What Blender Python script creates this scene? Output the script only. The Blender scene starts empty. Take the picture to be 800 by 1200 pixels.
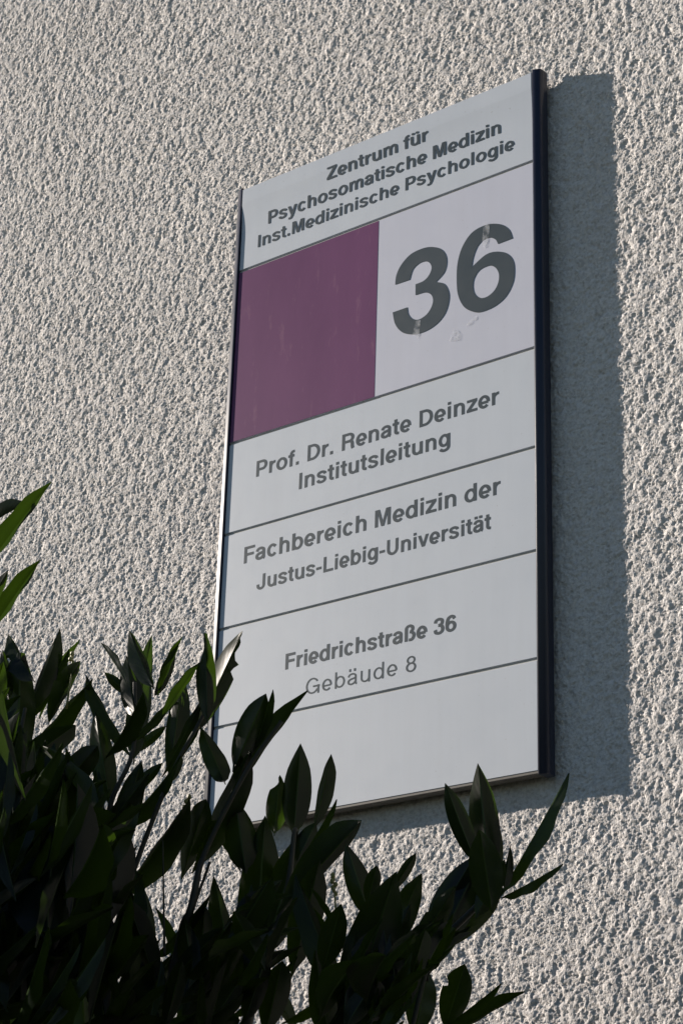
import bpy, bmesh, math, random
import numpy as np
from mathutils import Vector, Matrix

S = bpy.context.scene
COL = S.collection
ZT = 2.87                       # height of the sign's top edge above the ground
YF = -0.021                     # the sign's face stands this far in front of the wall plane y = 0
SW = 0.41939                    # sign width between the rails
SH = 0.8                        # sign height
U = SH / 7

# ------------------------------------------------------------------ camera
CAMP = Vector((1.25550104, -1.62587325 + YF, -1.36887272 + ZT))
FWD = Vector((-0.57214364, 0.71755873, 0.39719155)).normalized()
RGT = Vector((0.7893566, 0.61324129, 0.02917665)).normalized()
UPV = RGT.cross(FWD).normalized()
FPX = 2444.77                   # focal length in pixels of the 800 x 1200 photograph
cam = bpy.data.cameras.new('camera')
cam.sensor_fit = 'VERTICAL'
cam.sensor_height = 36.0
cam.lens = 36.0 * FPX / 1200.0
cam.clip_start = 0.05
cam.clip_end = 2000
cam.dof.use_dof = False
camo = bpy.data.objects.new('camera', cam)
COL.objects.link(camo)
camo.matrix_world = Matrix((
    (RGT.x, UPV.x, -FWD.x, CAMP.x), (RGT.y, UPV.y, -FWD.y, CAMP.y),
    (RGT.z, UPV.z, -FWD.z, CAMP.z), (0, 0, 0, 1)))
S.camera = camo

# ------------------------------------------------------------------ light
SUNV = Vector((-3.9, -1.0, 1.36)).normalized()       # towards the sun
S.world = bpy.data.worlds.new('World')
S.world.use_nodes = True
wn = S.world.node_tree
sky = wn.nodes.new('ShaderNodeTexSky')
sky.sky_type = 'NISHITA'
sky.sun_disc = False
sky.sun_elevation = math.asin(SUNV.z)
sky.sun_rotation = math.atan2(SUNV.x, SUNV.y) % (2 * math.pi)
sky.air_density = 1.0
sky.dust_density = 0.2
sky.ozone_density = 2.2
wn.links.new(sky.outputs[0], wn.nodes['Background'].inputs[0])
wn.nodes['Background'].inputs[1].default_value = 0.055
sun = bpy.data.lights.new('sun', 'SUN')
sun.energy = 5.0
sun.angle = math.radians(0.53)
sun.color = (1.0, 0.90, 0.80)
suno = bpy.data.objects.new('sun', sun)
suno.rotation_euler = SUNV.to_track_quat('Z', 'Y').to_euler()
suno.location = (-4, -3, 6)
COL.objects.link(suno)
S.view_settings.view_transform = 'Standard'
S.view_settings.look = 'None'
S.view_settings.gamma = 1.0
S.view_settings.exposure = 0.62

# ------------------------------------------------------------------ helpers
def at(u, v, d):
    """point d metres in front of the wall on the sight line of photo pixel (u, v)"""
    r = FWD + RGT * ((u - 400) / FPX) - UPV * ((v - 600) / FPX)
    return CAMP + r * ((-d - CAMP.y) / r.y)

def tag(o, label=None, cat=None, group=None, kind=None):
    if label: o['label'] = label
    if cat: o['category'] = cat
    if group: o['group'] = group
    if kind: o['kind'] = kind
    return o

def link(name, me, m=None, parent=None):
    o = bpy.data.objects.new(name, me)
    COL.objects.link(o)
    if m is not None: me.materials.append(m)
    if parent: o.parent = parent
    return o

def mesh_np(name, verts, quads, smooth=True):
    me = bpy.data.meshes.new(name)
    nv, nf = len(verts), len(quads)
    me.vertices.add(nv)
    me.vertices.foreach_set('co', np.asarray(verts, np.float32).ravel())
    k = quads.shape[1]
    me.loops.add(nf * k)
    me.loops.foreach_set('vertex_index', np.asarray(quads, np.int32).ravel())
    me.polygons.add(nf)
    me.polygons.foreach_set('loop_start', np.arange(0, nf * k, k, dtype=np.int32))
    me.polygons.foreach_set('use_smooth', np.full(nf, smooth, dtype=bool))
    me.update(calc_edges=True)
    return me

def mesh_py(name, v, f, smooth=False):
    me = bpy.data.meshes.new(name)
    me.from_pydata([tuple(a) for a in v], [], f)
    if smooth:
        me.polygons.foreach_set('use_smooth', np.full(len(f), True, dtype=bool))
    me.update()
    return me

def box_mesh(name, x0, x1, y0, y1, z0, z1, bevel=0.0):
    bm = bmesh.new()
    vs = [bm.verts.new((x, y, z)) for x in (x0, x1) for y in (y0, y1) for z in (z0, z1)]
    for f in ((0,1,3,2),(4,6,7,5),(0,4,5,1),(2,3,7,6),(0,2,6,4),(1,5,7,3)):
        bm.faces.new([vs[i] for i in f])
    bmesh.ops.recalc_face_normals(bm, faces=bm.faces)
    if bevel:
        bmesh.ops.bevel(bm, geom=bm.edges[:], offset=bevel, segments=2, profile=0.5, affect='EDGES')
    me = bpy.data.meshes.new(name)
    bm.to_mesh(me); bm.free()
    return me

# ------------------------------------------------------------------ materials
def new_mat(name):
    m = bpy.data.materials.new(name)
    m.use_nodes = True
    nt = m.node_tree
    return m, nt, nt.nodes['Principled BSDF']

def N(nt, t, **kw):
    n = nt.nodes.new(t)
    for k, v in kw.items():
        if k in n.inputs: n.inputs[k].default_value = v
        else: setattr(n, k, v)
    return n

def noise(nt, scale, detail=4, rough=0.55, coord='Object', vec_scale=None):
    tc = N(nt, 'ShaderNodeTexCoord')
    n = N(nt, 'ShaderNodeTexNoise')
    n.inputs['Scale'].default_value = scale
    n.inputs['Detail'].default_value = detail
    n.inputs['Roughness'].default_value = rough
    src = tc.outputs[coord]
    if vec_scale:
        mp = N(nt, 'ShaderNodeMapping')
        mp.inputs['Scale'].default_value = vec_scale
        nt.links.new(src, mp.inputs[0]); src = mp.outputs[0]
    nt.links.new(src, n.inputs['Vector'])
    return n

def ramp(nt, src, stops):
    r = N(nt, 'ShaderNodeValToRGB')
    e = r.color_ramp.elements
    e[0].position, e[0].color = stops[0][0], (*stops[0][1], 1)
    e[1].position, e[1].color = stops[-1][0], (*stops[-1][1], 1)
    for p, c in stops[1:-1]:
        x = e.new(p); x.color = (*c, 1)
    nt.links.new(src, r.inputs[0])
    return r

def stucco(name, strength, dist):
    m, nt, b = new_mat(name)
    n1 = noise(nt, 5.0, 6, 0.6)
    n2 = noise(nt, 260.0, 3, 0.6)
    r1 = ramp(nt, n1.outputs[0], [(0.3, (0.74, 0.705, 0.675)), (0.7, (0.80, 0.765, 0.735))])
    r2 = ramp(nt, n2.outputs[0], [(0.36, (0.80, 0.79, 0.78)), (0.52, (1.0, 1.0, 1.0))])
    mx = N(nt, 'ShaderNodeMix', data_type='RGBA', blend_type='MULTIPLY')
    mx.inputs[0].default_value = 1.0
    nt.links.new(r1.outputs[0], mx.inputs[6]); nt.links.new(r2.outputs[0], mx.inputs[7])
    nt.links.new(mx.outputs[2], b.inputs['Base Color'])
    b.inputs['Roughness'].default_value = 0.85
    b.inputs['Specular IOR Level'].default_value = 0.3
    bp = N(nt, 'ShaderNodeBump')
    bp.inputs['Strength'].default_value = strength
    bp.inputs['Distance'].default_value = dist
    n3 = noise(nt, 620.0, 3, 0.6)
    n4 = noise(nt, 300.0, 2, 0.5)
    am = N(nt, 'ShaderNodeMath', operation='MULTIPLY_ADD'); am.inputs[1].default_value = 1.1
    nt.links.new(n4.outputs[0], am.inputs[0]); nt.links.new(n3.outputs[0], am.inputs[2])
    nt.links.new(am.outputs[0], bp.inputs['Height'])
    nt.links.new(bp.outputs[0], b.inputs['Normal'])
    return m

M_STUCCO = stucco('stucco', 0.55, 0.0017)
M_STUCCO2 = stucco('stucco_coarse', 0.8, 0.004)

def panel_mat(name, c0, c1, rough=0.42, metal=0.0, spec=0.5, dirt=True):
    m, nt, b = new_mat(name)
    n = noise(nt, 9.0, 6, 0.62, vec_scale=(1, 1, 0.5))
    r = ramp(nt, n.outputs[0], [(0.3, c0), (0.7, c1)])
    # faint rain streaks and specks of dirt
    ns = noise(nt, 3.0, 5, 0.65, vec_scale=(26, 1, 1.3))
    rs = ramp(nt, ns.outputs[0], [(0.35, (0.98, 0.978, 0.975)), (0.62, (1, 1, 1))])
    nk = noise(nt, 330.0, 2, 0.5)
    rk = ramp(nt, nk.outputs[0], [(0.70, (1, 1, 1)), (0.76, (0.80, 0.78, 0.75))])
    m1 = N(nt, 'ShaderNodeMix', data_type='RGBA', blend_type='MULTIPLY'); m1.inputs[0].default_value = 1.0
    m2 = N(nt, 'ShaderNodeMix', data_type='RGBA', blend_type='MULTIPLY'); m2.inputs[0].default_value = 1.0
    nt.links.new(r.outputs[0], m1.inputs[6]); nt.links.new(rs.outputs[0], m1.inputs[7])
    nt.links.new(m1.outputs[2], m2.inputs[6]); nt.links.new(rk.outputs[0], m2.inputs[7])
    nt.links.new(m2.outputs[2], b.inputs['Base Color'])
    b.inputs['Metallic'].default_value = metal
    b.inputs['Specular IOR Level'].default_value = spec
    n2 = noise(nt, 38.0, 5, 0.6)
    mr = N(nt, 'ShaderNodeMapRange')
    mr.inputs[1].default_value = 0.3; mr.inputs[2].default_value = 0.7
    mr.inputs[3].default_value = rough - 0.03; mr.inputs[4].default_value = rough + 0.04
    nt.links.new(n2.outputs[0], mr.inputs[0])
    nt.links.new(mr.outputs[0], b.inputs['Roughness'])
    n3 = noise(nt, 900.0, 2, 0.5)
    bp = N(nt, 'ShaderNodeBump')
    bp.inputs['Strength'].default_value = 0.06
    bp.inputs['Distance'].default_value = 0.0004
    nt.links.new(n3.outputs[0], bp.inputs['Height'])
    nt.links.new(bp.outputs[0], b.inputs['Normal'])
    return m

M_PANEL = panel_mat('panel_silver_grey', (0.51, 0.555, 0.615), (0.54, 0.585, 0.645), 0.45, 0.0)
M_NUMPANEL = panel_mat('panel_lilac_grey', (0.52, 0.54, 0.63), (0.55, 0.57, 0.66), 0.45, 0.0)
M_LETTER = panel_mat('lettering_grey', (0.040, 0.058, 0.070), (0.048, 0.066, 0.080), 0.42, 0.0, 0.28)
M_BACK = panel_mat('frame_grey', (0.42, 0.41, 0.38), (0.50, 0.49, 0.46), 0.5)
M_TRIM = panel_mat('trim_bronze', (0.11, 0.10, 0.088), (0.15, 0.14, 0.12), 0.5)
M_RAIL = panel_mat('rail_navy', (0.006, 0.009, 0.026), (0.008, 0.012, 0.032), 0.42, 0.0, 0.6)

def purple_mat():
    m, nt, b = new_mat('film_purple')
    n = noise(nt, 14.0, 7, 0.65, vec_scale=(1, 1, 0.35))
    r = ramp(nt, n.outputs[0], [(0.3, (0.128, 0.044, 0.120)), (0.72, (0.160, 0.058, 0.146))])
    # streaky bleached wear along the film's edges
    n2 = noise(nt, 60.0, 5, 0.7, vec_scale=(1, 1, 0.25))
    r2 = ramp(nt, n2.outputs[0], [(0.58, (0, 0, 0)), (0.80, (0.45, 0.45, 0.45))])
    mx = N(nt, 'ShaderNodeMix', data_type='RGBA')
    nt.links.new(r2.outputs[0], mx.inputs[0])
    nt.links.new(r.outputs[0], mx.inputs[6])
    mx.inputs[7].default_value = (0.36, 0.20, 0.25, 1)
    nt.links.new(mx.outputs[2], b.inputs['Base Color'])
    b.inputs['Roughness'].default_value = 0.42
    b.inputs['Specular IOR Level'].default_value = 0.15
    return m
M_PURPLE = purple_mat()

m, nt, b = new_mat('tape_residue')
b.inputs['Base Color'].default_value = (0.78, 0.79, 0.82, 1)
b.inputs['Roughness'].default_value = 0.28
nz = noise(nt, 120.0, 3)
rr = ramp(nt, nz.outputs[0], [(0.40, (0.02, 0.02, 0.02)), (0.65, (0.30, 0.30, 0.30))])
nt.links.new(rr.outputs[0], b.inputs['Alpha'])
M_TAPE = m

def leaf_mat():
    m, nt, b = new_mat('laurel_leaf')
    out = nt.nodes['Material Output']
    tc = N(nt, 'ShaderNodeTexCoord')
    oi = N(nt, 'ShaderNodeObjectInfo')
    sep = N(nt, 'ShaderNodeSeparateXYZ')
    nt.links.new(tc.outputs['UV'], sep.inputs[0])
    # midrib mask |u-.5|
    sb = N(nt, 'ShaderNodeMath', operation='SUBTRACT'); sb.inputs[1].default_value = 0.5
    ab = N(nt, 'ShaderNodeMath', operation='ABSOLUTE')
    nt.links.new(sep.outputs[0], sb.inputs[0]); nt.links.new(sb.outputs[0], ab.inputs[0])
    rib = ramp(nt, ab.outputs[0], [(0.012, (1, 1, 1)), (0.035, (0, 0, 0))])
    # side veins, slanting away from the midrib
    ml = N(nt, 'ShaderNodeMath', operation='MULTIPLY_ADD'); ml.inputs[1].default_value = -0.55
    nt.links.new(ab.outputs[0], ml.inputs[0]); nt.links.new(sep.outputs[1], ml.inputs[2])
    sn = N(nt, 'ShaderNodeMath', operation='MULTIPLY'); sn.inputs[1].default_value = 62.0
    nt.links.new(ml.outputs[0], sn.inputs[0])
    si = N(nt, 'ShaderNodeMath', operation='SINE'); nt.links.new(sn.outputs[0], si.inputs[0])
    nz = noise(nt, 3.0, 5, 0.6, coord='UV')
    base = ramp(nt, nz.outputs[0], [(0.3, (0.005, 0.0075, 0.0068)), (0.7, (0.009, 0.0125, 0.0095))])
    ribc = N(nt, 'ShaderNodeMix', data_type='RGBA')
    nt.links.new(rib.outputs[0], ribc.inputs[0])
    nt.links.new(base.outputs[0], ribc.inputs[6])
    ribc.inputs[7].default_value = (0.03, 0.048, 0.018, 1)
    hs = N(nt, 'ShaderNodeHueSaturation')
    mr = N(nt, 'ShaderNodeMapRange')
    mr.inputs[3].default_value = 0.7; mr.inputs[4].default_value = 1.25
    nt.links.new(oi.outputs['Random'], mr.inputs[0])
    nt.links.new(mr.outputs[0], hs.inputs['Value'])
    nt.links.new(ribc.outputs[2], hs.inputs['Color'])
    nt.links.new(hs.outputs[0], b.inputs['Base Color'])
    b.inputs['Roughness'].default_value = 0.33
    b.inputs['Specular IOR Level'].default_value = 0.0
    bp = N(nt, 'ShaderNodeBump')
    bp.inputs['Strength'].default_value = 0.10
    bp.inputs['Distance'].default_value = 0.0006
    ad = N(nt, 'ShaderNodeMath', operation='MULTIPLY_ADD'); ad.inputs[1].default_value = 0.25
    nt.links.new(si.outputs[0], ad.inputs[0]); nt.links.new(nz.outputs[0], ad.inputs[2])
    nt.links.new(ad.outputs[0], bp.inputs['Height'])
    nt.links.new(bp.outputs[0], b.inputs['Normal'])
    tr = N(nt, 'ShaderNodeBsdfTranslucent')
    tr.inputs['Color'].default_value = (0.13, 0.27, 0.015, 1)
    mxs = N(nt, 'ShaderNodeMixShader'); mxs.inputs[0].default_value = 0.095
    wax = N(nt, 'ShaderNodeBsdfGlossy'); wax.inputs['Roughness'].default_value = 0.30     # waxy cuticle
    wax.inputs['Color'].default_value = (1, 1, 1, 1)
    nt.links.new(bp.outputs[0], wax.inputs['Normal'])
    mw = N(nt, 'ShaderNodeMixShader'); mw.inputs[0].default_value = 0.017
    nt.links.new(b.outputs[0], mw.inputs[1]); nt.links.new(wax.outputs[0], mw.inputs[2])
    nt.links.new(mw.outputs[0], mxs.inputs[1]); nt.links.new(tr.outputs[0], mxs.inputs[2])
    nt.links.new(mxs.outputs[0], out.inputs['Surface'])
    return m
M_LEAF = leaf_mat()

m, nt, b = new_mat('laurel_bark')
nz = noise(nt, 60.0, 5)
rr = ramp(nt, nz.outputs[0], [(0.3, (0.018, 0.018, 0.011)), (0.7, (0.036, 0.036, 0.020))])
nt.links.new(rr.outputs[0], b.inputs['Base Color']); b.inputs['Roughness'].default_value = 0.7
M_BARK = m
m, nt, b = new_mat('laurel_bud')
b.inputs['Base Color'].default_value = (0.24, 0.22, 0.06, 1); b.inputs['Roughness'].default_value = 0.5
M_BUD = m
m, nt, b = new_mat('ground_soil')
nz = noise(nt, 1.3, 9, 0.65)
rr = ramp(nt, nz.outputs[0], [(0.3, (0.028, 0.027, 0.022)), (0.5, (0.030, 0.036, 0.020)), (0.7, (0.05, 0.048, 0.038))])
nt.links.new(rr.outputs[0], b.inputs['Base Color']); b.inputs['Roughness'].default_value = 0.95
bp = N(nt, 'ShaderNodeBump'); bp.inputs['Strength'].default_value = 0.5; bp.inputs['Distance'].default_value = 0.05
nt.links.new(nz.outputs[0], bp.inputs['Height']); nt.links.new(bp.outputs[0], b.inputs['Normal'])
M_GROUND = m

# ------------------------------------------------------------------ ground
g = link('ground', mesh_py('ground', [(-400, -400, 0), (400, -400, 0), (400, 400, 0), (-400, 400, 0)], [(0, 1, 2, 3)]), M_GROUND)
tag(g, kind='structure')

# ------------------------------------------------------------------ the roughcast wall
def stucco_height(nx, nz, sp):
    """height field (metres) of a thrown plaster: worm-like crumbs, pits and fine grit"""
    rng = np.random.default_rng(11)
    def band(lo, hi, seed, anis=1.0):
        r = np.random.default_rng(seed)
        w = r.standard_normal((nz, nx)).astype(np.float32)
        F = np.fft.rfft2(w)
        fy = np.fft.fftfreq(nz, sp)[:, None] / anis
        fx = np.fft.rfftfreq(nx, sp)[None, :]
        k = np.sqrt(fx * fx + fy * fy) + 1e-9
        lam = 1.0 / k
        g = np.exp(-0.5 * ((np.log(lam) - 0.5 * (math.log(lo) + math.log(hi))) / (0.5 * math.log(hi / lo))) ** 2)
        o = np.fft.irfft2(F * g, s=(nz, nx))
        return (o / o.std()).astype(np.float32)
    X, Z = np.meshgrid(np.arange(nx) * sp, np.arange(nz) * sp)
    wx = band(0.008, 0.02, 1) * 0.0016; wz = band(0.008, 0.02, 2) * 0.0016
    def worley(cell, seed, jx=1.0):
        r = np.random.default_rng(seed)
        gx, gz = round(nx * sp / cell), round(nz * sp / (cell * jx))
        px = r.random((gz, gx)).astype(np.float32); pz = r.random((gz, gx)).astype(np.float32)
        hh = r.random((gz, gx)).astype(np.float32)
        x = (X + wx) * (gx / (nx * sp)); z = (Z + wz) * (gz / (nz * sp))
        ix = np.floor(x).astype(int); iz = np.floor(z).astype(int)
        best = np.full(X.shape, -9, np.float32)
        for a in (-1, 0, 1):
            for c in (-1, 0, 1):
                jx_ = (ix + a) % gx; jz_ = (iz + c) % gz
                dx = x - (ix + a + px[jz_, jx_]); dz = z - (iz + c + pz[jz_, jx_])
                d2 = dx * dx + dz * dz
                v = (0.45 + 0.75 * hh[jz_, jx_]) - d2 * 1.3
                best = np.maximum(best, v)
        return np.clip(best, -0.25, None)
    big = worley(0.0058, 5, 1.12)
    small = worley(0.0034, 6, 1.1)
    mid = band(0.006, 0.010, 7, 1.15)
    low = band(0.020, 0.06, 8)
    fine = band(0.0028, 0.0042, 9)
    ridge = 1.0 - np.abs(mid) * 0.9
    h = big * 0.72 + small * 0.62 + ridge * 0.28 + low * 0.12 + fine * 0.28
    h = (h - h.mean()) / h.std()
    h = np.where(h < -0.35, -0.35 + (h + 0.35) * 1.6, h)      # narrow pits between flatter crumbs
    return np.clip(h, -3.2, 2.2)

sp = 0.0015
X0, X1 = -0.88, 0.52
Z0, Z1 = ZT - 1.16, ZT + 0.62
nx = int((X1 - X0) / sp) + 1
nz_ = int((Z1 - Z0) / sp) + 1
AMP = 0.00062
H = stucco_height(nx - 1, nz_ - 1, sp) * AMP          # the relief repeats seamlessly from field to field
H = np.pad(H, ((0, 1), (0, 1)), mode='wrap')
gx, gz = np.meshgrid(X0 + np.arange(nx) * sp, Z0 + np.arange(nz_) * sp)
V = np.stack([gx, -H, gz], -1).reshape(-1, 3)
idx = np.arange(nx * nz_).reshape(nz_, nx)
Q = np.stack([idx[:-1, :-1], idx[:-1, 1:], idx[1:, 1:], idx[1:, :-1]], -1).reshape(-1, 4)
wall = link('plastered_wall', box_mesh('plastered_wall', -7.0, 5.0, 0.0035, 0.3, -0.2, 6.2), M_STUCCO2)
me = mesh_np('plaster_coat', V, Q, True)
me.materials.append(M_STUCCO)
for j in (-1, 0, 1):
    for i in (-2, -1, 0, 1):
        o = bpy.data.objects.new('plaster_coat', me)
        COL.objects.link(o)
        o.parent = wall
        o.location = (i * (nx - 1) * sp, 0, j * (nz_ - 1) * sp)
tag(wall, 'off-white roughcast plaster house wall behind the door sign and the laurel shrub', 'wall')

# ------------------------------------------------------------------ the sign
sign = bpy.data.objects.new('building_sign', None)
COL.objects.link(sign)
sign.location = (0, YF, ZT)
tag(sign, 'tall grey panel sign with purple field and number 36 on the plaster wall', 'sign')
HW = SW / 2

# carrier frame behind the panels
def frame_mesh():
    bm = bmesh.new()
    def bx(x0, x1, y0, y1, z0, z1):
        vs = [bm.verts.new((x, y, z)) for x in (x0, x1) for y in (y0, y1) for z in (z0, z1)]
        for f in ((0,1,3,2),(4,6,7,5),(0,4,5,1),(2,3,7,6),(0,2,6,4),(1,5,7,3)):
            bm.faces.new([vs[i] for i in f])
    bx(-HW + 0.0002, HW - 0.0002, 0.0017, 0.0135, -SH + 0.0016, -0.0012)
    bmesh.ops.recalc_face_normals(bm, faces=bm.faces)
    me = bpy.data.meshes.new('carrier_frame'); bm.to_mesh(me); bm.free()
    return me
link('carrier_frame', frame_mesh(), M_BACK, sign)
for zc in (-0.12, -0.68):
    link('wall_bracket', box_mesh('wall_bracket', -HW + 0.03, HW - 0.03, 0.0135, 0.0225, zc - 0.02, zc + 0.02), M_BACK, sign)
link('bottom_trim', box_mesh('bottom_trim', -HW + 0.0002, HW - 0.0002, 0.0004, 0.0132, -SH - 0.0012, -SH + 0.0012, 0.0003), M_TRIM, sign)

def rail_mesh(sgn):
    prof = [(0.0, 0.004), (0.0, -0.0012)]
    for a in (30, 60, 90):          # rounded inner front corner
        r = math.radians(a)
        prof.append((0.0009 - 0.0009 * math.cos(r), -0.0012 - 0.0009 * math.sin(r)))
    prof += [(0.0030, -0.0016), (0.0052, -0.0008), (0.0066, -0.0001)]
    for a in np.linspace(70, 0, 12)[1:]:     # the rounded outer edge
        r = math.radians(float(a))
        prof.append((0.0057 + 0.0045 * math.cos(r) - 0.0000, 0.0055 - 0.0059 * math.sin(r)))
    prof += [(0.0102, 0.0128), (0.0086, 0.0142), (0.0, 0.0142)]
    bm = bmesh.new()
    zs = [(-SH - 0.003, 0.0007), (-SH - 0.0023, 0.0), (0.0025, 0.0), (0.0032, 0.0008)]
    cx = sum(p[0] for p in prof) / len(prof); cy = 0.006
    rings = []
    for z, ins in zs:
        row = []
        for x, y in prof:
            dx, dy = x - cx, y - cy
            L = math.hypot(dx, dy)
            k = (L - ins) / L
            row.append(bm.verts.new((sgn * (HW + cx + dx * k), cy + dy * k, z)))
        rings.append(row)
    n = len(prof)
    for a, c in zip(rings[:-1], rings[1:]):
        for i in range(n):
            j = (i + 1) % n
            f = bm.faces.new((a[i], a[j], c[j], c[i])); f.smooth = 1 < i < 18
    bm.faces.new(rings[0]); bm.faces.new(rings[-1])
    bmesh.ops.recalc_face_normals(bm, faces=bm.faces)
    me = bpy.data.meshes.new('side_rail'); bm.to_mesh(me); bm.free()
    return me
link('side_rail', rail_mesh(-1), M_RAIL, sign)
link('side_rail', rail_mesh(1), M_RAIL, sign)

# panels: face at y = 0, 3.2 mm thick, small gaps between them
def panel_mesh(z0, z1, lift=False):
    bev = 0.0006
    xs = [-HW + 0.0003, -HW + 0.0003 + bev, HW - 0.0008 - bev, HW - 0.0008]
    n = 22 if lift else 2
    zz = [z0, z0 + bev] + [z0 + bev + (z1 - z0 - 2 * bev) * i / n for i in range(1, n)] + [z1 - bev, z1]
    bm = bmesh.new()
    def off(z):
        if not lift: return 0.0
        t = min(1, max(0, (z1 - z - 0.020) / 0.050))
        return -0.0019 * (1 - t * (2 - t))
    g = []
    for iz, z in enumerate(zz):
        row = []
        for ix, x in enumerate(xs):
            y = off(z)
            if ix in (0, 3) or iz in (0, len(zz) - 1): y += bev
            row.append(bm.verts.new((x, y, z)))
        g.append(row)
    bk = {}
    for iz in range(len(zz)):
        for ix in (0, 3): bk[iz, ix] = bm.verts.new((xs[ix], 0.0032, zz[iz]))
    for ix in (1, 2):
        bk[0, ix] = bm.verts.new((xs[ix], 0.0032, zz[0])); bk[len(zz) - 1, ix] = bm.verts.new((xs[ix], 0.0032, zz[-1]))
    for a in range(len(zz) - 1):
        for c in range(3):
            f = bm.faces.new((g[a][c], g[a][c + 1], g[a + 1][c + 1], g[a + 1][c])); f.smooth = False
        for c in (0, 3):
            bm.faces.new((g[a][c], g[a + 1][c], bk[a + 1, c], bk[a, c]))
    for r in (0, len(zz) - 1):
        for c in range(3):
            bm.faces.new((g[r][c], g[r][c + 1], bk[r, c + 1], bk[r, c]))
    bmesh.ops.recalc_face_normals(bm, faces=bm.faces)
    me = bpy.data.meshes.new('panel'); bm.to_mesh(me); bm.free()
    return me
GAP = 0.0015
rows = [(0, 1), (1, 3), (3, 4), (4, 5), (5, 6), (6, 7)]
panels = []
for i, (a, c) in enumerate(rows):
    top = -a * U - (GAP if a else 0.0)
    bot = -c * U + (GAP if c < 7 else 0.0014)
    o = link('panel', panel_mesh(bot, top, i == 0), M_NUMPANEL if i == 1 else M_PANEL, sign)
    panels.append(o)
panels[0]['label'] = 'top panel with the words Zentrum für Psychosomatische Medizin'
panels[1]['label'] = 'double-height panel, left half purple, with the number 36'
panels[2]['label'] = 'panel with a name and the word Institutsleitung'
panels[3]['label'] = 'panel with the words Fachbereich Medizin der'
panels[4]['label'] = 'panel with the street address'
panels[5]['label'] = 'blank bottom panel'
PNUM = panels[1]

# purple film on the left half of the number panel
film = link('purple_film', box_mesh('purple_film', -HW + 0.0009, 0.0, -0.00022, 0.0002, -3 * U + GAP + 0.0005, -U - GAP - 0.0006), M_PURPLE, PNUM)

# ------------------------------------------------------------------ lettering
# A grotesque drawn with an oval pen: every glyph is a list of strokes (centre lines) and quads,
# in units of 1/718 of the capital height.
def arc(cx, cy, rx, ry, a0, a1, n=None):
    n = n or max(4, int(abs(a1 - a0) / 9))
    out = []
    for i in range(n + 1):
        a = math.radians(a0 + (a1 - a0) * i / n)
        c, s = math.cos(a), math.sin(a)
        e = 1.0
        out.append((cx + rx * math.copysign(abs(c) ** e, c), cy + ry * math.copysign(abs(s) ** e, s)))
    return out

def smooth_line(pts, n=7):
    P = [pts[0]] + list(pts) + [pts[-1]]
    out = []
    for i in range(1, len(P) - 2):
        p0, p1, p2, p3 = P[i - 1], P[i], P[i + 1], P[i + 2]
        for k in range(n):
            t = k / n
            out.append(tuple(0.5 * (2 * p1[j] + (p2[j] - p0[j]) * t + (2 * p0[j] - 5 * p1[j] + 4 * p2[j] - p3[j]) * t * t
                                    + (3 * p1[j] - p0[j] - 3 * p2[j] + p3[j]) * t ** 3) for j in (0, 1)))
    out.append(P[-2])
    return out

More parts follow.
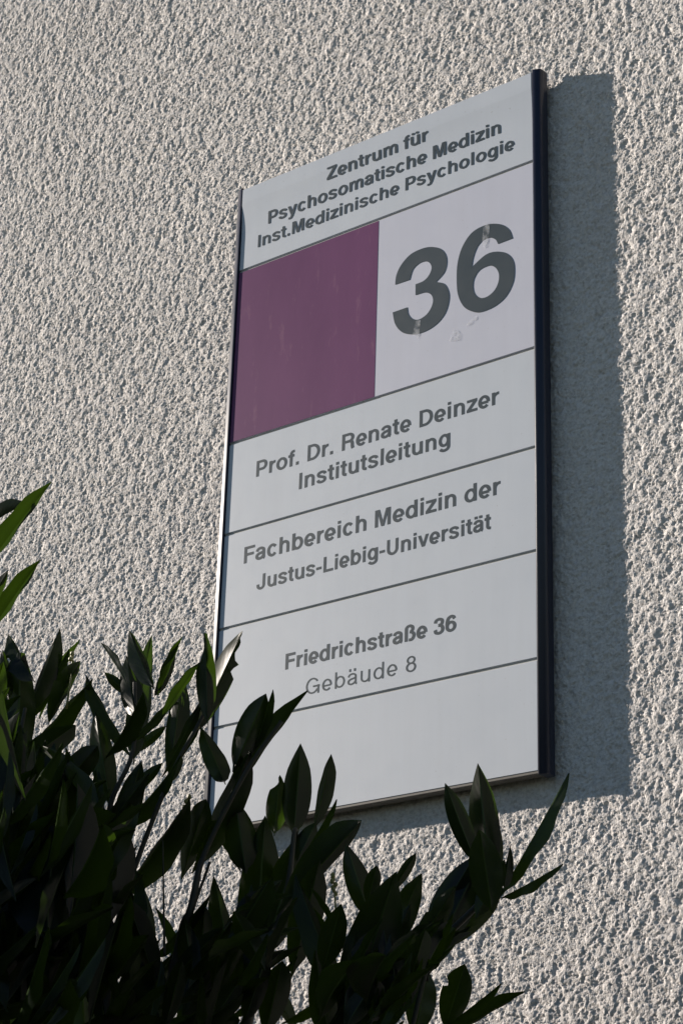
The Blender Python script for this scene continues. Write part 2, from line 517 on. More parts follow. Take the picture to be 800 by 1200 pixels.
def glyph(ch):
    st, qd = [], []
    L = lambda *p: st.append(list(p))
    O = lambda cx, rx: st.append(arc(cx, 266, rx, 223, 0, 360, 36))
    w = 611
    if ch == 'o': O(306, 202)
    elif ch in 'nh':
        L((476, 0), (476, 320)); st[-1] += arc(315, 320, 161, 165, 0, 90)[1:] + arc(315, 300, 180, 185, 90, 172)[1:]
        L((135, 0), (135, 532 if ch == 'n' else 718))
    elif ch == 'm':
        w = 889
        L((135, 0), (135, 532))
        for x in (445, 755):
            L((x, 0), (x, 340)); st[-1] += arc(x - 130, 340, 130, 145, 0, 90)[1:] + arc(x - 130, 310, 175, 175, 90, 170)[1:]
    elif ch in 'uü':
        L((136, 532), (136, 212)); st[-1] += arc(297, 212, 161, 165, 180, 270)[1:] + arc(297, 232, 180, 185, 270, 352)[1:]
        L((476, 0), (476, 532))
    elif ch == 'r':
        w = 389
        L((134, 0), (134, 532)); st.append(arc(345, 290, 208, 178, 178, 84))
    elif ch in 'il':
        w = 278
        L((139, 0), (139, 532 if ch == 'i' else 718))
        if ch == 'i': L((139, 598), (139, 718))
    elif ch == 'I': w = 278; L((139, 0), (139, 718))
    elif ch == 't':
        w = 333
        L((158, 676), (158, 150)); st[-1] += arc(258, 150, 100, 98, 180, 250)[1:] + [(309, 50)]
        L((10, 478), (303, 478))
    elif ch == 'f':
        w = 333
        L((160, 0), (160, 560)); st[-1] += arc(268, 560, 108, 105, 180, 110)[1:] + [(322, 668)]
        L((12, 478), (310, 478))
    elif ch == 'e':
        w = 556
        L((96, 236), (455, 236)); st[-1] = [(96, 236), (458, 236)]
        st.append(arc(276, 266, 183, 223, -8, 318, 34))
    elif ch == 'c': w = 556; st.append(arc(282, 266, 180, 223, 37, 323, 30))
    elif ch in 'aä':
        w = 556
        st.append([(100, 368)] + arc(265, 375, 160, 116, 165, 0)[1:] + [(426, 120)] + arc(510, 120, 84, 92, 180, 250)[1:])
        st.append(smooth_line([(420, 318), (330, 288), (190, 262), (108, 205), (104, 120), (160, 62), (250, 50), (350, 84), (420, 160)]))
    elif ch == 's':
        w = 556
        st.append(smooth_line([(442, 376), (410, 448), (275, 487), (145, 455), (112, 388), (165, 318), (282, 272), (398, 222), (436, 148), (395, 76), (272, 45), (138, 78), (102, 160)], 5))
    elif ch in 'bd':
        cx, sx = (320, 131) if ch == 'b' else (291, 480)
        st.append(arc(cx, 266, 188, 223, 0, 360, 34)); L((sx, 0), (sx, 718))
    elif ch == 'g':
        st.append(arc(288, 272, 180, 217, 0, 360, 34))
        L((483, 532), (483, -20)); st[-1] += arc(297, -20, 186, 138, 0, -160)[1:]
    elif ch == 'v':
        w = 556
        qd += [((13, 532), (162, 532), (342, 0), (207, 0)), ((543, 532), (394, 532), (214, 0), (349, 0))]
    elif ch == 'y':
        w = 556
        qd += [((10, 532), (160, 532), (345, 20), (225, -20)), ((542, 532), (396, 532), (190, -70), (330, -90))]
        st.append(smooth_line([(268, -50), (225, -140), (150, -158), (66, -152)]))
    elif ch == 'z':
        w = 500
        L((32, 474), (478, 474)); L((22, 58), (482, 58))
        qd.append(((22, 100), (178, 80), (478, 432), (322, 452)))
    elif ch == 'Z':
        L((45, 655), (582, 655)); L((28, 62), (584, 62))
        qd.append(((28, 110), (200, 90), (582, 608), (410, 628)))
    elif ch == 'P':
        w = 667
        L((151, 0), (151, 718))
        L((151, 657), (395, 657)); st[-1] += arc(395, 486, 160, 171, 90, -90)[1:] + [(151, 315)]
    elif ch == 'R':
        w = 722
        L((151, 0), (151, 718))
        L((151, 657), (410, 657)); st[-1] += arc(410, 501, 175, 156, 90, -90)[1:] + [(151, 345)]
        st.append(smooth_line([(420, 345), (520, 318), (566, 240), (572, 110), (606, 0)]))
    elif ch == 'D':
        w = 722
        L((151, 0), (151, 718))
        L((151, 657), (330, 657)); st[-1] += arc(330, 359, 285, 298, 90, -90)[1:] + [(151, 61)]
    elif ch == 'F':
        L((151, 0), (151, 718)); L((151, 657), (587, 657)); L((151, 370), (540, 370))
    elif ch == 'G':
        w = 778
        st.append(arc(380, 359, 268, 315, 33, 330, 34))
        L((655, 372), (655, 0)); L((405, 328), (712, 328))
    elif ch == 'J':
        w = 556
        L((414, 718), (414, 195)); st[-1] += arc(254, 195, 160, 150, 0, -180)[1:] + [(94, 255)]
    elif ch == 'L': L((151, 0), (151, 718)); L((151, 61), (583, 61))
    elif ch == 'U':
        w = 722
        L((147, 718), (147, 262)); st[-1] += arc(361, 262, 214, 217, 180, 360)[1:] + [(575, 718)]
    elif ch == 'M':
        w = 833
        L((139, 0), (139, 718)); L((695, 0), (695, 718))
        qd += [((150, 718), (272, 718), (478, 0), (357, 0)), ((684, 718), (562, 718), (356, 0), (477, 0))]
    elif ch == 'ß':
        L((131, 0), (131, 540)); st[-1] += arc(288, 540, 157, 125, 180, 0)[1:] + [(438, 480), (395, 425), (330, 400)]
        st.append(smooth_line([(300, 398), (405, 372), (492, 290), (502, 200), (450, 95), (370, 52), (262, 60)]))
    elif ch == '3':
        w = 556
        st.append(smooth_line([(98, 500), (130, 605), (270, 652), (400, 608), (430, 520), (385, 420), (240, 386)]))
        st.append(smooth_line([(240, 386), (390, 350), (450, 225), (405, 100), (270, 48), (130, 90), (92, 215)]))
    elif ch == '6':
        w = 556
        st.append(arc(285, 228, 182, 180, 0, 360, 30))
        st.append(smooth_line([(448, 535), (395, 630), (285, 655), (165, 590), (106, 430), (104, 240)]))
    elif ch == '8':
        w = 556
        st.append(arc(278, 520, 150, 138, 0, 360, 28)); st.append(arc(278, 215, 182, 172, 0, 360, 30))
    elif ch == '-': w = 333; L((27, 262), (306, 262))
    elif ch == '.': w = 278; L((139, 0), (139, 146))
    else: w = 278
    if ch in 'äüö':
        c = w / 2 if ch != 'ä' else 268
        L((c - 108, 600), (c - 108, 716)); L((c + 108, 600), (c + 108, 716))
    return st, qd, w

def ribbon(pts, hv, hh):
    """outline a centre line with an oval pen (hv: half width of stems, hh: of bars)"""
    closed = math.dist(pts[0], pts[-1]) < 1e-6
    P = pts[:-1] if closed else pts
    n = len(P); out = []
    for i in range(n):
        a = P[(i - 1) % n] if (closed or i > 0) else P[i]
        c = P[(i + 1) % n] if (closed or i < n - 1) else P[i]
        tx, ty = c[0] - a[0], c[1] - a[1]
        l = math.hypot(tx, ty) or 1
        tx, ty = tx / l, ty / l
        k = 1.0
        if (closed or 0 < i < n - 1):
            d1 = (P[i][0] - a[0], P[i][1] - a[1]); l1 = math.hypot(*d1) or 1
            k = min(1.35, 1 / max(0.5, abs((d1[0] * tx + d1[1] * ty) / l1)))
        w = math.hypot(ty * hv, tx * hh) * k
        out.append(((P[i][0] - ty * w, P[i][1] + tx * w), (P[i][0] + ty * w, P[i][1] - tx * w)))
    return out, closed

def text_mesh(txt, x0, x1, zb, cap, hv=70, hh=58, y=-0.0001, space=1.0):
    """one line of lettering between x0 and x1 on base line zb"""
    pen = 0; items = []; xmin = 1e9; xmax = -1e9
    for ch in txt:
        st, qd, w = glyph(ch)
        if ch == ' ': w *= space
        items.append((pen, st, qd))
        for s in st:
            for p in s:
                xmin = min(xmin, pen + p[0] - (hv if abs(s[0][0] - s[-1][0]) < 1 or len(s) > 4 else 0)); xmax = max(xmax, pen + p[0] + (hv if abs(s[0][0] - s[-1][0]) < 1 or len(s) > 4 else 0))
        for q in qd:
            for p in q: xmin = min(xmin, pen + p[0]); xmax = max(xmax, pen + p[0])
        pen += w
    sx = (x1 - x0) / (xmax - xmin); sz = cap / 718
    v, f = [], []
    k = 0
    def put(p, lev): v.append((x0 + (p[0] - xmin) * sx, y - 0.00003 * lev, zb + p[1] * sz)); return len(v) - 1
    for pen, st, qd in items:
        lev = 0
        for s in st:
            rb, closed = ribbon([(a + pen, c) for a, c in s], hv, hh)
            ids = [(put(a, lev), put(c, lev)) for a, c in rb]
            m = len(ids)
            for i in range(m if closed else m - 1):
                a, c = ids[i], ids[(i + 1) % m]
                f.append((a[0], a[1], c[1], c[0]))
            lev += 1
        for q in qd:
            f.append(tuple(put((p[0] + pen, p[1]), lev) for p in q)); lev += 1
    return mesh_py('lettering', v, f)

LINES = [
    (0, 'Zentrum für', -0.0780, 0.0700, -0.0345, 0.0172, 69, 57, 0.9),
    (0, 'Psychosomatische Medizin', -0.1669, 0.1669, -0.0623, 0.0174, 69, 57, 0.9),
    (0, 'Inst.Medizinische Psychologie', -0.1815, 0.1845, -0.0898, 0.0168, 66, 56, 0.9),
    (2, 'Prof. Dr. Renate Deinzer', -0.1662, 0.1662, -0.3954, 0.0198, 70, 58, 1.0),
    (2, 'Institutsleitung', -0.1024, 0.1024, -0.4268, 0.0198, 70, 58, 1.0),
    (3, 'Fachbereich Medizin der', -0.1780, 0.1680, -0.4988, 0.0200, 70, 58, 0.9),
    (3, 'Justus-Liebig-Universität', -0.1575, 0.1560, -0.5350, 0.0180, 72, 60, 0.9),
    (4, 'Friedrichstraße 36', -0.1112, 0.1122, -0.6366, 0.0180, 77, 62, 1.0),
    (4, 'Gebäude 8', -0.0815, 0.0625, -0.6708, 0.0182, 40, 36, 1.0),
]
for pi, t, a, c, zb, cap, hv, hh, spc in LINES:
    y = -0.00012
    if pi == 0:      # the top panel's face swells forward near its upper edge
        tt = min(1, max(0, (-zb - 0.012 - 0.020) / 0.050)); y -= 0.0019 * (1 - tt * (2 - tt))
        me = text_mesh(t, a, c, zb, cap, hv, hh, 0, spc)
        for vv in me.vertices:
            tq = min(1, max(0, (-vv.co.z - 0.020) / 0.050))
            vv.co.y += -0.00035 - 0.0019 * (1 - tq * (2 - tq))
    else:
        me = text_mesh(t, a, c, zb, cap, hv, hh, y, spc)
    link('lettering', me, M_LETTER, panels[pi])

# the big 36, drawn from its outline (4x enlargement of the photograph, taken back on to the panel)
def on_face(zx, zy, ox=440, oy=250, k=4.0):
    p = at(ox + zx / k, oy + zy / k, -YF)
    return (p.x, p.z - ZT)
def closed_curve(pts, corners=()):
    """smooth closed outline through pts, sharp at the listed indices"""
    n = len(pts); out = []
    for i in range(n):
        p1, p2 = pts[i], pts[(i + 1) % n]
        p0 = p1 if i in corners else pts[i - 1]
        p3 = p2 if (i + 1) % n in corners else pts[(i + 2) % n]
        for k in range(6):
            t = k / 6
            out.append(tuple(0.5 * (2 * p1[j] + (p2[j] - p0[j]) * t + (2 * p0[j] - 5 * p1[j] + 4 * p2[j] - p3[j]) * t * t
                                    + (3 * p1[j] - p0[j] - 3 * p2[j] + p3[j]) * t ** 3) for j in (0, 1)))
    return out
THREE = [(92, 335), (97, 292), (120, 242), (165, 192), (220, 165), (265, 158), (305, 168), (328, 195), (333, 235), (320, 280), (283, 322),
         (322, 332), (342, 368), (343, 412), (325, 470), (285, 520), (230, 555), (175, 568), (125, 558), (92, 520), (80, 465),
         (148, 441), (154, 475), (175, 496), (205, 497), (240, 473), (262, 438), (269, 405), (258, 380), (230, 372), (187, 384),
         (187, 333), (225, 317), (250, 290), (262, 258), (255, 235), (235, 226), (205, 235), (175, 264), (160, 312)]
SIX = [(641, 118), (628, 82), (600, 58), (560, 49), (510, 57), (450, 92), (405, 160), (383, 240), (380, 330), (388, 390), (415, 440), (460, 463),
       (500, 462), (560, 435), (610, 390), (643, 325), (650, 260), (640, 215), (610, 187), (565, 180), (515, 195), (450, 253),
       (458, 205), (478, 155), (508, 124), (538, 115), (562, 124), (573, 144)]
HOLE = [(533, 246), (562, 256), (577, 285), (574, 325), (555, 363), (522, 391), (490, 397), (465, 380), (456, 345), (462, 305), (488, 266)]
def outline_obj(name, loops, mat, parent, y, ext=0.00008):
    cu = bpy.data.curves.new(name, 'CURVE'); cu.dimensions = '2D'; cu.fill_mode = 'BOTH'; cu.extrude = ext
    for lp in loops:
        s = cu.splines.new('POLY'); s.points.add(len(lp) - 1); s.use_cyclic_u = True
        for i, p in enumerate(lp): s.points[i].co = (p[0], p[1], 0, 1)
    tmp = bpy.data.objects.new('outline_tmp', cu); COL.objects.link(tmp)
    me = bpy.data.meshes.new_from_object(tmp.evaluated_get(bpy.context.evaluated_depsgraph_get()))
    COL.objects.unlink(tmp); bpy.data.objects.remove(tmp); bpy.data.curves.remove(cu)
    me.transform(Matrix.Rotation(math.radians(90), 4, 'X'))
    me.transform(Matrix.Translation((0, y, 0)))
    me.name = name; me.materials.clear()
    return link(name, me, mat, parent)
conv = lambda L, c=(): [on_face(*p) for p in closed_curve(L, c)]
outline_obj('numeral', [conv(THREE, (0, 10, 20, 21, 30, 31, 39))], M_LETTER, PNUM, -0.0003)
outline_obj('numeral', [conv(SIX, (0, 21, 27)), conv(HOLE)], M_LETTER, PNUM, -0.0003)
SCRAPS = [[(505, 45), (532, 42), (534, 75), (528, 120), (522, 158), (508, 165), (499, 140), (503, 90)],
          [(362, 545), (385, 550), (401, 572), (395, 596), (372, 600), (343, 600), (350, 575)],
          [(420, 528), (440, 505), (474, 482), (474, 496), (450, 520), (428, 531)],
          [(188, 505), (212, 500), (208, 540), (204, 585), (196, 592), (192, 575), (172, 570), (180, 545)]]
for sc_ in SCRAPS:
    outline_obj('tape_scrap', [[on_face(*p) for p in sc_]], M_TAPE, PNUM, -0.00055, 0.00004)
# ------------------------------------------------------------------ the laurel shrub
rnd = random.Random(7)
def leaf_mesh(seed, fold=0.22, curl=0.10, twist=0.0, bites=(), n=13, blunt=False, wave=0.012):
    """unit leaf along +Y, width along X; bites: (side, t, half length, depth)"""
    r = random.Random(seed)
    cols = (-1.0, -0.55, -0.07, 0.0, 0.07, 0.55, 1.0)
    v, uv, f = [], [], []
    ph = r.uniform(0, 6)
    for i in range(n + 1):
        t = i / n
        if t < 0.06: w = 0.045
        else:
            q = (t - 0.06) / 0.94
            w = math.sin(math.pi * min(1, q ** 0.95)) ** (0.60)
            if q > 0.8 and not blunt: w *= 1 - 0.42 * ((q - 0.8) / 0.2)
            if blunt and q > 0.85: w = max(w, 0.30 * (1 - (q - 0.85) / 0.15) + 0.22)
            w = max(0.045 if t < 0.2 else 0.008, w)
        for c in cols:
            sgn = 1 if c > 0 else -1
            ww = w
            for sd, bt, bl, bd in bites:
                if sd == sgn and abs(t - bt) < bl:
                    ww = w * (1 - bd * (1 - abs(t - bt) / bl) ** 0.5)
            x = 0.5 * c * ww
            z = fold * 2.2 * x * x / max(.3, w) - curl * t * t + wave * math.sin(ph + t * 17 + (0 if c < 0 else 2)) * abs(c) * w
            if c == 0.0: z -= 0.010
            a = twist * t
            v.append((x * math.cos(a) - z * math.sin(a) * 0.3, t, z + x * math.sin(a)))
            uv.append((0.5 + 0.5 * c, t))
    k = len(cols)
    for i in range(n):
        for j in range(k - 1):
            a = i * k + j
            f.append((a, a + 1, a + k + 1, a + k))
    me = mesh_py('leaf', v, f, True)
    ul = me.uv_layers.new(name='UVMap')
    for lp in me.loops: ul.data[lp.index].uv = uv[lp.vertex_index]
    me.materials.append(M_LEAF)
    return me
LM = [leaf_mesh(1), leaf_mesh(2, 0.34, 0.05), leaf_mesh(3, 0.15, 0.16, 0.2), leaf_mesh(4, 0.25, -0.08, -0.15), leaf_mesh(5, 0.38, 0.10, 0.12), leaf_mesh(6, 0.1, 0.03)]
LBLUNT = leaf_mesh(7, 0.2, 0.04, 0, (), 13, True)
LBITE = leaf_mesh(8, 0.30, 0.06, 0.1, ((-1, 0.80, 0.10, 0.75), (-1, 0.64, 0.05, 0.5), (-1, 0.94, 0.05, 0.8)), 30)
LNOTCH = leaf_mesh(9, 0.15, 0.05, 0, ((1, 0.86, 0.20, 0.85),), 26, True)
LNIB = leaf_mesh(10, 0.25, 0.05, 0, ((1, 0.88, 0.10, 0.9),), 26, False)
LM += [LM[0], LM[3], leaf_mesh(12, 0.2, 0.07, 0.1, ((1, 0.62, 0.05, 0.4),), 20), leaf_mesh(13, 0.16, 0.24, -0.2, (), 16, False, 0.03)]
VAR = {'b': LBLUNT, 'B': LBITE, 'N': LNOTCH, 'n': LNIB}

shrub = bpy.data.objects.new('laurel_shrub', None)
COL.objects.link(shrub)
ROOT = Vector((0.12, -0.62, 0.0))
shrub.location = ROOT
tag(shrub, 'dark glossy cherry laurel shrub in front of the wall, covering the lower left sign corner', 'shrub')
shrub_inv = Matrix.Translation(-ROOT)

leaf_list = []        # (matrix, mesh)
def leaf_matrix(B, T, side, W):
    ax = T - B; L = ax.length; ax = ax / L
    side = (side - ax * side.dot(ax)).normalized()
    nrm = side.cross(ax)
    return Matrix(((side.x * W, ax.x * L, nrm.x * L, B.x), (side.y * W, ax.y * L, nrm.y * L, B.y),
                   (side.z * W, ax.z * L, nrm.z * L, B.z), (0, 0, 0, 1)))

def hero(bx, by, tx, ty, w, d=0.42, dt=None, var=None, roll=None):
    if w > 12 and by < 1190: bx, by = bx + (bx - tx) * .12, by + (by - ty) * .12
    B = at(bx, by, d)
    if dt is None: dt = rnd.uniform(-0.02, 0.025)
    T = at(tx, ty, d + dt)
    view = ((B + T) * 0.5 - CAMP).normalized()
    ax = (T - B).normalized()
    s0 = ax.cross(view).normalized()              # lies across the sight line: leaf seen flat
    pxm = FPX / ((B + T) * 0.5 - CAMP).dot(FWD)
    wv = 1.04 * w / pxm
    L = (T - B).length
    Wr = max(wv, 0.20 * L)
    r = math.acos(min(1, wv / Wr))
    r *= rnd.choice((-1, 1)) if roll is None else roll
    n0 = s0.cross(ax)
    side = s0 * math.cos(r) + n0 * math.sin(r)
    leaf_list.append((leaf_matrix(B, T, side, Wr), VAR[var] if var else (LM[5] if w / math.hypot(tx - bx, ty - by) < .16 else rnd.choice(LM))))

HERO = [
    # far left, upper
    (-18, 668, 58, 562, 19, .46), (-25, 622, 31, 586, 12, .46), (-14, 745, 46, 653, 19, .44), (-20, 720, 10, 668, 14, .5),
    # left mass, top edge
    (20, 892, 25, 766, 38, .46, .01, 'b'), (33, 832, 75, 741, 19, .44), (38, 795, 8, 750, 15, .48), (10, 815, 3, 758, 16, .48),
    (-12, 850, 4, 775, 22, .5), (36, 838, 84, 762, 13, .42, 0, None, 1), (46, 842, 91, 748, 8, .40), (60, 842, 93, 770, 18, .42), (35, 880, 113, 797, 20, .42),
    (12, 905, 104, 838, 30, .44), (148, 878, 99, 796, 15, .44), (128, 935, 112, 836, 28, .47), (158, 882, 170, 761, 29, .42),
    (158, 835, 148, 762, 26, .46), (152, 815, 123, 788, 12, .44), (150, 802, 121, 753, 6, .47), (178, 802, 149, 750, 15, .48),
    (185, 815, 212, 745, 9, .46), (183, 812, 206, 760, 13, .44), (200, 902, 214, 788, 25, .42), (188, 845, 233, 775, 12, .45),
    (152, 872, 205, 818, 10, .43), (152, 885, 196, 850, 12, .40), (130, 880, 178, 812, 16, .46),
    (243, 838, 240, 744, 23, .44, 0, 'N'), (234, 850, 285, 738, 27, .42, .01, 'B'), (196, 900, 244, 812, 17, .43),
    # leaves over the sign
    (277, 895, 312, 812, 33, .42), (298, 880, 322, 808, 11, .41), (268, 935, 356, 806, 17, .40), (262, 914, 242, 868, 25, .42),
    (216, 1020, 243, 932, 29, .40), (233, 1008, 300, 878, 31, .40), (145, 965, 235, 892, 25, .43), (146, 1045, 234, 938, 27, .42),
    (150, 932, 192, 893, 14, .45), (60, 1060, 150, 940, 30, .48), (40, 960, 118, 870, 32, .5), (100, 1000, 178, 905, 26, .5),
    # bright whorl
    (345, 970, 352, 874, 33, .365, .0, None, 0), (322, 972, 328, 909, 25, .36, 0, 'n', 0), (349, 968, 343, 902, 16, .35, 0, None, 0), (370, 964, 391, 882, 18, .37),
    (350, 1012, 398, 938, 7, .39), (335, 1060, 425, 956, 34, .40), (350, 1005, 371, 962, 23, .38), (312, 1110, 354, 976, 46, .385),
    (287, 1015, 276, 941, 36, .40), (283, 1022, 232, 944, 8, .36), (298, 1150, 311, 955, 50, .37), (345, 1130, 375, 1005, 38, .40),
    # middle, low
    (431, 1068, 404, 984, 29, .44), (431, 1056, 441, 1015, 18, .44), (461, 1042, 488, 999, 13, .38, 0, None, 0), (396, 1098, 365, 1039, 6, .45),
    (402, 1215, 461, 1028, 60, .50), (452, 1115, 491, 1029, 32, .46), (430, 1180, 480, 1060, 34, .48), (400, 1168, 343, 1028, 27, .44), (396, 1132, 350, 1043, 9, .42),
    # right whorl
    (572, 1015, 560, 899, 35, .42, 0), (554, 1004, 521, 917, 24, .44), (583, 1055, 671, 909, 9, .40), (587, 1053, 662, 1016, 6, .42),
    (566, 1058, 578, 952, 34, .40), (590, 1042, 598, 994, 11, .42), (505, 1112, 592, 1038, 35, .40), (505, 1085, 555, 1005, 32, .43),
    (480, 1125, 535, 1035, 26, .46), (448, 1205, 548, 1082, 17, .42),
    (520, 1208, 545, 1128, 34, .42), (486, 1215, 500, 1136, 34, .44), (516, 1208, 590, 1155, 10, .42), (520, 1218, 614, 1158, 15, .40),
    # low centre
    (232, 1210, 188, 1064, 14, .36), (276, 1160, 252, 1022, 30, .38), (348, 1210, 309, 1138, 17, .36), (178, 1125, 250, 1052, 10, .42),
    (276, 1166, 352, 1105, 8, .42), (268, 1195, 352, 1124, 9, .44), (330, 1200, 420, 1150, 14, .4), (235, 1130, 240, 1060, 22, .42),
    (170, 1125, 165, 1028, 28, .42), (100, 1225, 95, 1120, 44, .40), (135, 1000, 166, 892, 30, .48), (92, 1085, 127, 962, 30, .47), (152, 1155, 152, 1040, 30, .46), (230, 1165, 216, 1075, 28, .44), (575, 1060, 562, 972, 38, .44), (515, 1105, 566, 1000, 40, .43), (380, 1130, 400, 1060, 30, .5), (420, 1140, 452, 1065, 36, .5), (560, 1070, 590, 1010, 24, .44), (470, 1160, 520, 1075, 30, .46), (200, 1150, 262, 1085, 24, .46), (255, 1215, 240, 1120, 36, .45), (190, 1220, 180, 1130, 34, .47), (310, 1215, 330, 1130, 34, .47), (385, 1215, 370, 1120, 34, .48), (445, 1215, 470, 1120, 34, .5), (15, 1250, -12, 1120, 62, .48), (60, 1010, -20, 1120, 20, .46),
    (35, 1090, 60, 990, 28, .48), (140, 1225, 215, 1130, 30, .42), (205, 1215, 260, 1120, 34, .44), (20, 1040, 90, 935, 30, .46), (-20, 1010, 55, 900, 30, .46),
]
for h in HERO: hero(*h)
n_hero = len(leaf_list)

# more shoots behind and beside: leaves fill the shrub's body
def inside(poly, x, y):
    c = False; j = len(poly) - 1
    for i in range(len(poly)):
        xi, yi = poly[i]; xj, yj = poly[j]
        if (yi > y) != (yj > y) and x < (xj - xi) * (y - yi) / (yj - yi) + xi: c = not c
        j = i
    return c
DENSE = [(-60, 790), (30, 812), (70, 868), (100, 872), (135, 925), (185, 920), (150, 985), (135, 1075), (122, 1215), (-60, 1215)]
LOW = [(230, 1095), (262, 1085), (300, 1010), (335, 1000), (350, 1060), (345, 1120), (312, 1150), (300, 1215), (150, 1230), (170, 1160)]
LOWR = [(395, 1110), (440, 1060), (470, 1110), (520, 1060), (560, 1080), (500, 1150), (440, 1230), (330, 1230), (400, 1160)]
def fill(poly, count, d0, d1, lo=70, hi=120):
    xs = [p[0] for p in poly]; ys = [p[1] for p in poly]
    k = 0; tries = 0
    while k < count and tries < 9000:
        tries += 1
        x, y = rnd.uniform(min(xs), max(xs)), rnd.uniform(min(ys), max(ys))
        a = rnd.gauss(64, 24)
        L = rnd.uniform(lo, hi)
        tx, ty = x + L * math.cos(math.radians(a)), y - L * math.sin(math.radians(a))
        if not (inside(poly, x, y) and inside(poly, tx, ty) and inside(poly, (x + tx) / 2 + 8, (y + ty) / 2)): continue
        hero(x, y, tx, ty, rnd.choice((rnd.uniform(5, 12), rnd.uniform(12, 26))), rnd.uniform(d0, d1), rnd.uniform(-.05, .05))
        k += 1
fill([(108, 985), (150, 960), (172, 1010), (158, 1060), (205, 1120), (200, 1230), (110, 1230)], 30, .44, .6, 70, 115)
fill(LOW, 60, .44, .60, 60, 100)
fill(LOWR, 60, .48, .62, 60, 100)
fill(DENSE, 240, .50, .78, 85, 140)
fill([(-80, 1180), (620, 1200), (560, 1420), (-80, 1420)], 90, .42, .62, 80, 130)
# the body of the shrub left of and below the view; left part extended to shade the leaves
body = []
def in_view(p):
    q = p - CAMP
    dep = q.dot(FWD)
    return dep > 0 and 400 + FPX * q.dot(RGT) / dep > -45 and 600 - FPX * q.dot(UPV) / dep < 1235
for i in range(11000):
    x = rnd.uniform(-1.75, 0.75); yy = -rnd.uniform(.48, 1.10)
    z = rnd.uniform(0.3, 2.75)
    # the shrub climbs towards the left, its unseen height set for the shade it casts
    top = 1.93 - max(0, x) * 0.45 if x > -0.1 else min(2.48, 1.73 + (-0.1 - x) * 0.68)
    if z > top: continue
    if math.hypot((x + 0.45) / 1.25, (yy + .80) / .34) > 1.0: continue
    if z < 1.1 and rnd.random() < .6: continue
    # keep clear of the sight lines and of the sun's way to the sign
    if x - yy * 3.9 < 0.62 and z + yy * 1.36 > ZT - 1.35: continue
    B = Vector((x, yy, z))
    dirv = Vector((rnd.gauss(0.1, .5), rnd.gauss(0, .5), rnd.uniform(.1, 1.2))).normalized()
    L = rnd.uniform(.075, .115)
    if any(in_view(B + dirv * (L * k)) for k in (0, .5, 1)): continue        # the view itself is filled above
    sd = dirv.cross(Vector((rnd.gauss(0, 1), rnd.gauss(0, 1), rnd.gauss(0, .4))))
    body.append((leaf_matrix(B, B + dirv * L, sd, L * rnd.uniform(.27, .34)), rnd.choice(LM)))

def put_leaf(Mx, me):
    o = bpy.data.objects.new('leaf', me)
    COL.objects.link(o)
    o.parent = shrub
    o.matrix_parent_inverse = Matrix.Identity(4)
    o.matrix_local = shrub_inv @ Mx
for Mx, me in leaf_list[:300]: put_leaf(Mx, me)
rest = leaf_list[300:] + body
vs, fs, uvs = [], [], []
cache = {}
for Mx, me in rest:
    if me.name not in cache:
        co = np.empty(len(me.vertices) * 3, np.float32); me.vertices.foreach_get('co', co)
        lv = np.empty(len(me.loops), np.int32); me.loops.foreach_get('vertex_index', lv)
        uu = np.empty(len(me.loops) * 2, np.float32); me.uv_layers[0].data.foreach_get('uv', uu)
        cache[me.name] = (co.reshape(-1, 3), lv.reshape(-1, 4), uu.reshape(-1, 2))
    co, lv, uu = cache[me.name]
    A = np.array(shrub_inv @ Mx)
    fs.append(lv + sum(len(a) for a in vs[-1:]) * 0 + (offs if vs else 0))
    vs.append(co @ A[:3, :3].T + A[:3, 3]); uvs.append(uu)
    offs = (offs if len(vs) > 1 else 0) + len(co)
me = mesh_np('foliage', np.concatenate(vs), np.concatenate(fs), True)
ul = me.uv_layers.new(name='UVMap')
ul.data.foreach_set('uv', np.concatenate(uvs).astype(np.float32).ravel())
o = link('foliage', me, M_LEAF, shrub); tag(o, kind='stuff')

# stems
def tube(pts, r0, r1, seg=7):
    v, f = [], []
    n = len(pts)
    for i, p in enumerate(pts):
        t = (pts[min(i + 1, n - 1)] - pts[max(i - 1, 0)]).normalized()
        a = t.cross(Vector((0.3, 1, 0.1))).normalized(); c = t.cross(a)
        r = r0 + (r1 - r0) * (i / (n - 1)) ** 2.2
        for k in range(seg):
            w = 2 * math.pi * k / seg
            v.append(p + a * (r * math.cos(w)) + c * (r * math.sin(w)))
    for i in range(n - 1):
        for k in range(seg):
            j = (k + 1) % seg
            f.append((i * seg + k, i * seg + j, (i + 1) * seg + j, (i + 1) * seg + k))
    f.append(tuple(range(seg))[::-1]); f.append(tuple((n - 1) * seg + k for k in range(seg)))
    return v, f
def spline3(P, n=6):
    P = [P[0]] + list(P) + [P[-1]]; out = []
    for i in range(1, len(P) - 2):
        for k in range(n):
            t = k / n
            out.append(0.5 * (2 * P[i] + (P[i + 1] - P[i - 1]) * t + (2 * P[i - 1] - 5 * P[i] + 4 * P[i + 1] - P[i + 2]) * t * t
                              + (3 * P[i] - P[i - 1] - 3 * P[i + 1] + P[i + 2]) * t ** 3))
    out.append(P[-2]); return out
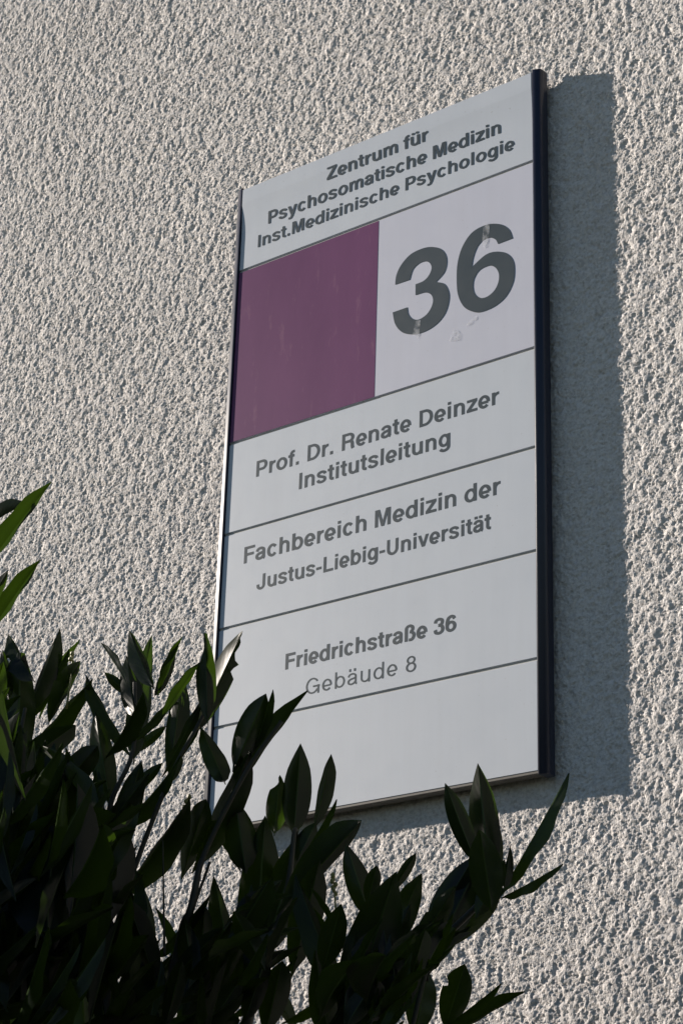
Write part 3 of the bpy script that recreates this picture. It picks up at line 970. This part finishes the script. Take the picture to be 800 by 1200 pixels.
STEMS = [  # photo polylines from the shoot tip downwards, distance from the wall
    ([(30, 830), (22, 890), (30, 1000), (45, 1220)], .47, .0020), ([(158, 800), (156, 880), (128, 950), (122, 1060), (118, 1220)], .45, .0022),
    ([(240, 835), (232, 850), (200, 910), (150, 1040), (122, 1150)], .43, .0019), ([(330, 845), (288, 905), (240, 1000), (225, 1060), (190, 1220)], .41, .0022),
    ([(347, 985), (345, 975), (335, 1050), (310, 1130), (285, 1220)], .37, .0024), ([(575, 1000), (572, 1045), (500, 1120), (430, 1215)], .42, .0024),
    ([(440, 1045), (428, 1075), (410, 1140), (400, 1220)], .45, .0018), ([(500, 1150), (480, 1215)], .44, .0018),
    ([(246, 1010), (205, 1130), (190, 1215)], .41, .0015), ([(-10, 690), (-25, 780), (-20, 900)], .47, .0016),
    ([(191, 985), (192, 1065), (193, 1120)], .44, .0008), ([(120, 940), (124, 1000), (118, 1060)], .5, .0018),
]
for pts, d, r in STEMS:
    P = [at(x, y, d + 0.01 * k) for k, (x, y) in enumerate(pts)]
    last = P[-1]
    if pts[-1][1] > 1180:
        P += [last.lerp(ROOT + Vector((rnd.uniform(-.06, .06), rnd.uniform(-.05, .05), 0.5)), .45) + Vector((0, 0, -.1)),
              ROOT + Vector((rnd.uniform(-.05, .05), rnd.uniform(-.05, .05), -0.02))]
    C3 = spline3(P)
    v, f = tube([p - ROOT for p in C3], r * .8, r * (3.6 if pts[-1][1] > 1180 else 1.6))
    link('branch', mesh_py('branch', v, f, True), M_BARK, shrub)
for k in range(9):
    a = k * 2.4; rr_ = .35 + .04 * k
    tip = Vector((-0.25 + rr_ * math.cos(a), -0.78 + .25 * math.sin(a), 1.5 - .03 * k))
    C3 = spline3([tip, tip.lerp(ROOT, .5) + Vector((0, 0, .12)), ROOT + Vector((rnd.uniform(-.05, .05), rnd.uniform(-.05, .05), -.02))])
    v, f = tube([p - ROOT for p in C3], .002, .010)
    link('branch', mesh_py('branch', v, f, True), M_BARK, shrub)

# flower bud spikes
def bud_spike(pts, d):
    P = spline3([at(x, y, d) - ROOT for x, y in pts], 4)
    V, F = tube(P, .0006, .0012, 5)
    st = link('flower_stalk', mesh_py('flower_stalk', V, F, True), M_BUD, shrub)
    bm = bmesh.new()
    for i in range(7):
        c = P[0].lerp(P[-1], i * .055)
        a = i * 2.3
        c = c + Vector((math.cos(a) * .0015, math.sin(a) * .0015, 0)) * (1 if i else 0)
        bmesh.ops.create_icosphere(bm, subdivisions=1, radius=.0021 - .0001 * i, matrix=Matrix.Translation(c) @ Matrix.Diagonal((1, 1, 1.35, 1)))
    me = bpy.data.meshes.new('flower_buds'); bm.to_mesh(me); bm.free()
    link('flower_buds', me, M_BUD, st)
bud_spike([(390, 1026), (392, 1048), (395, 1090)], .44)
bud_spike([(222, 934), (214, 952), (200, 985)], .42)
bud_spike([(85, 766), (84, 790), (78, 830)], .44)
bud_spike([(238, 818), (236, 832), (232, 855)], .43)
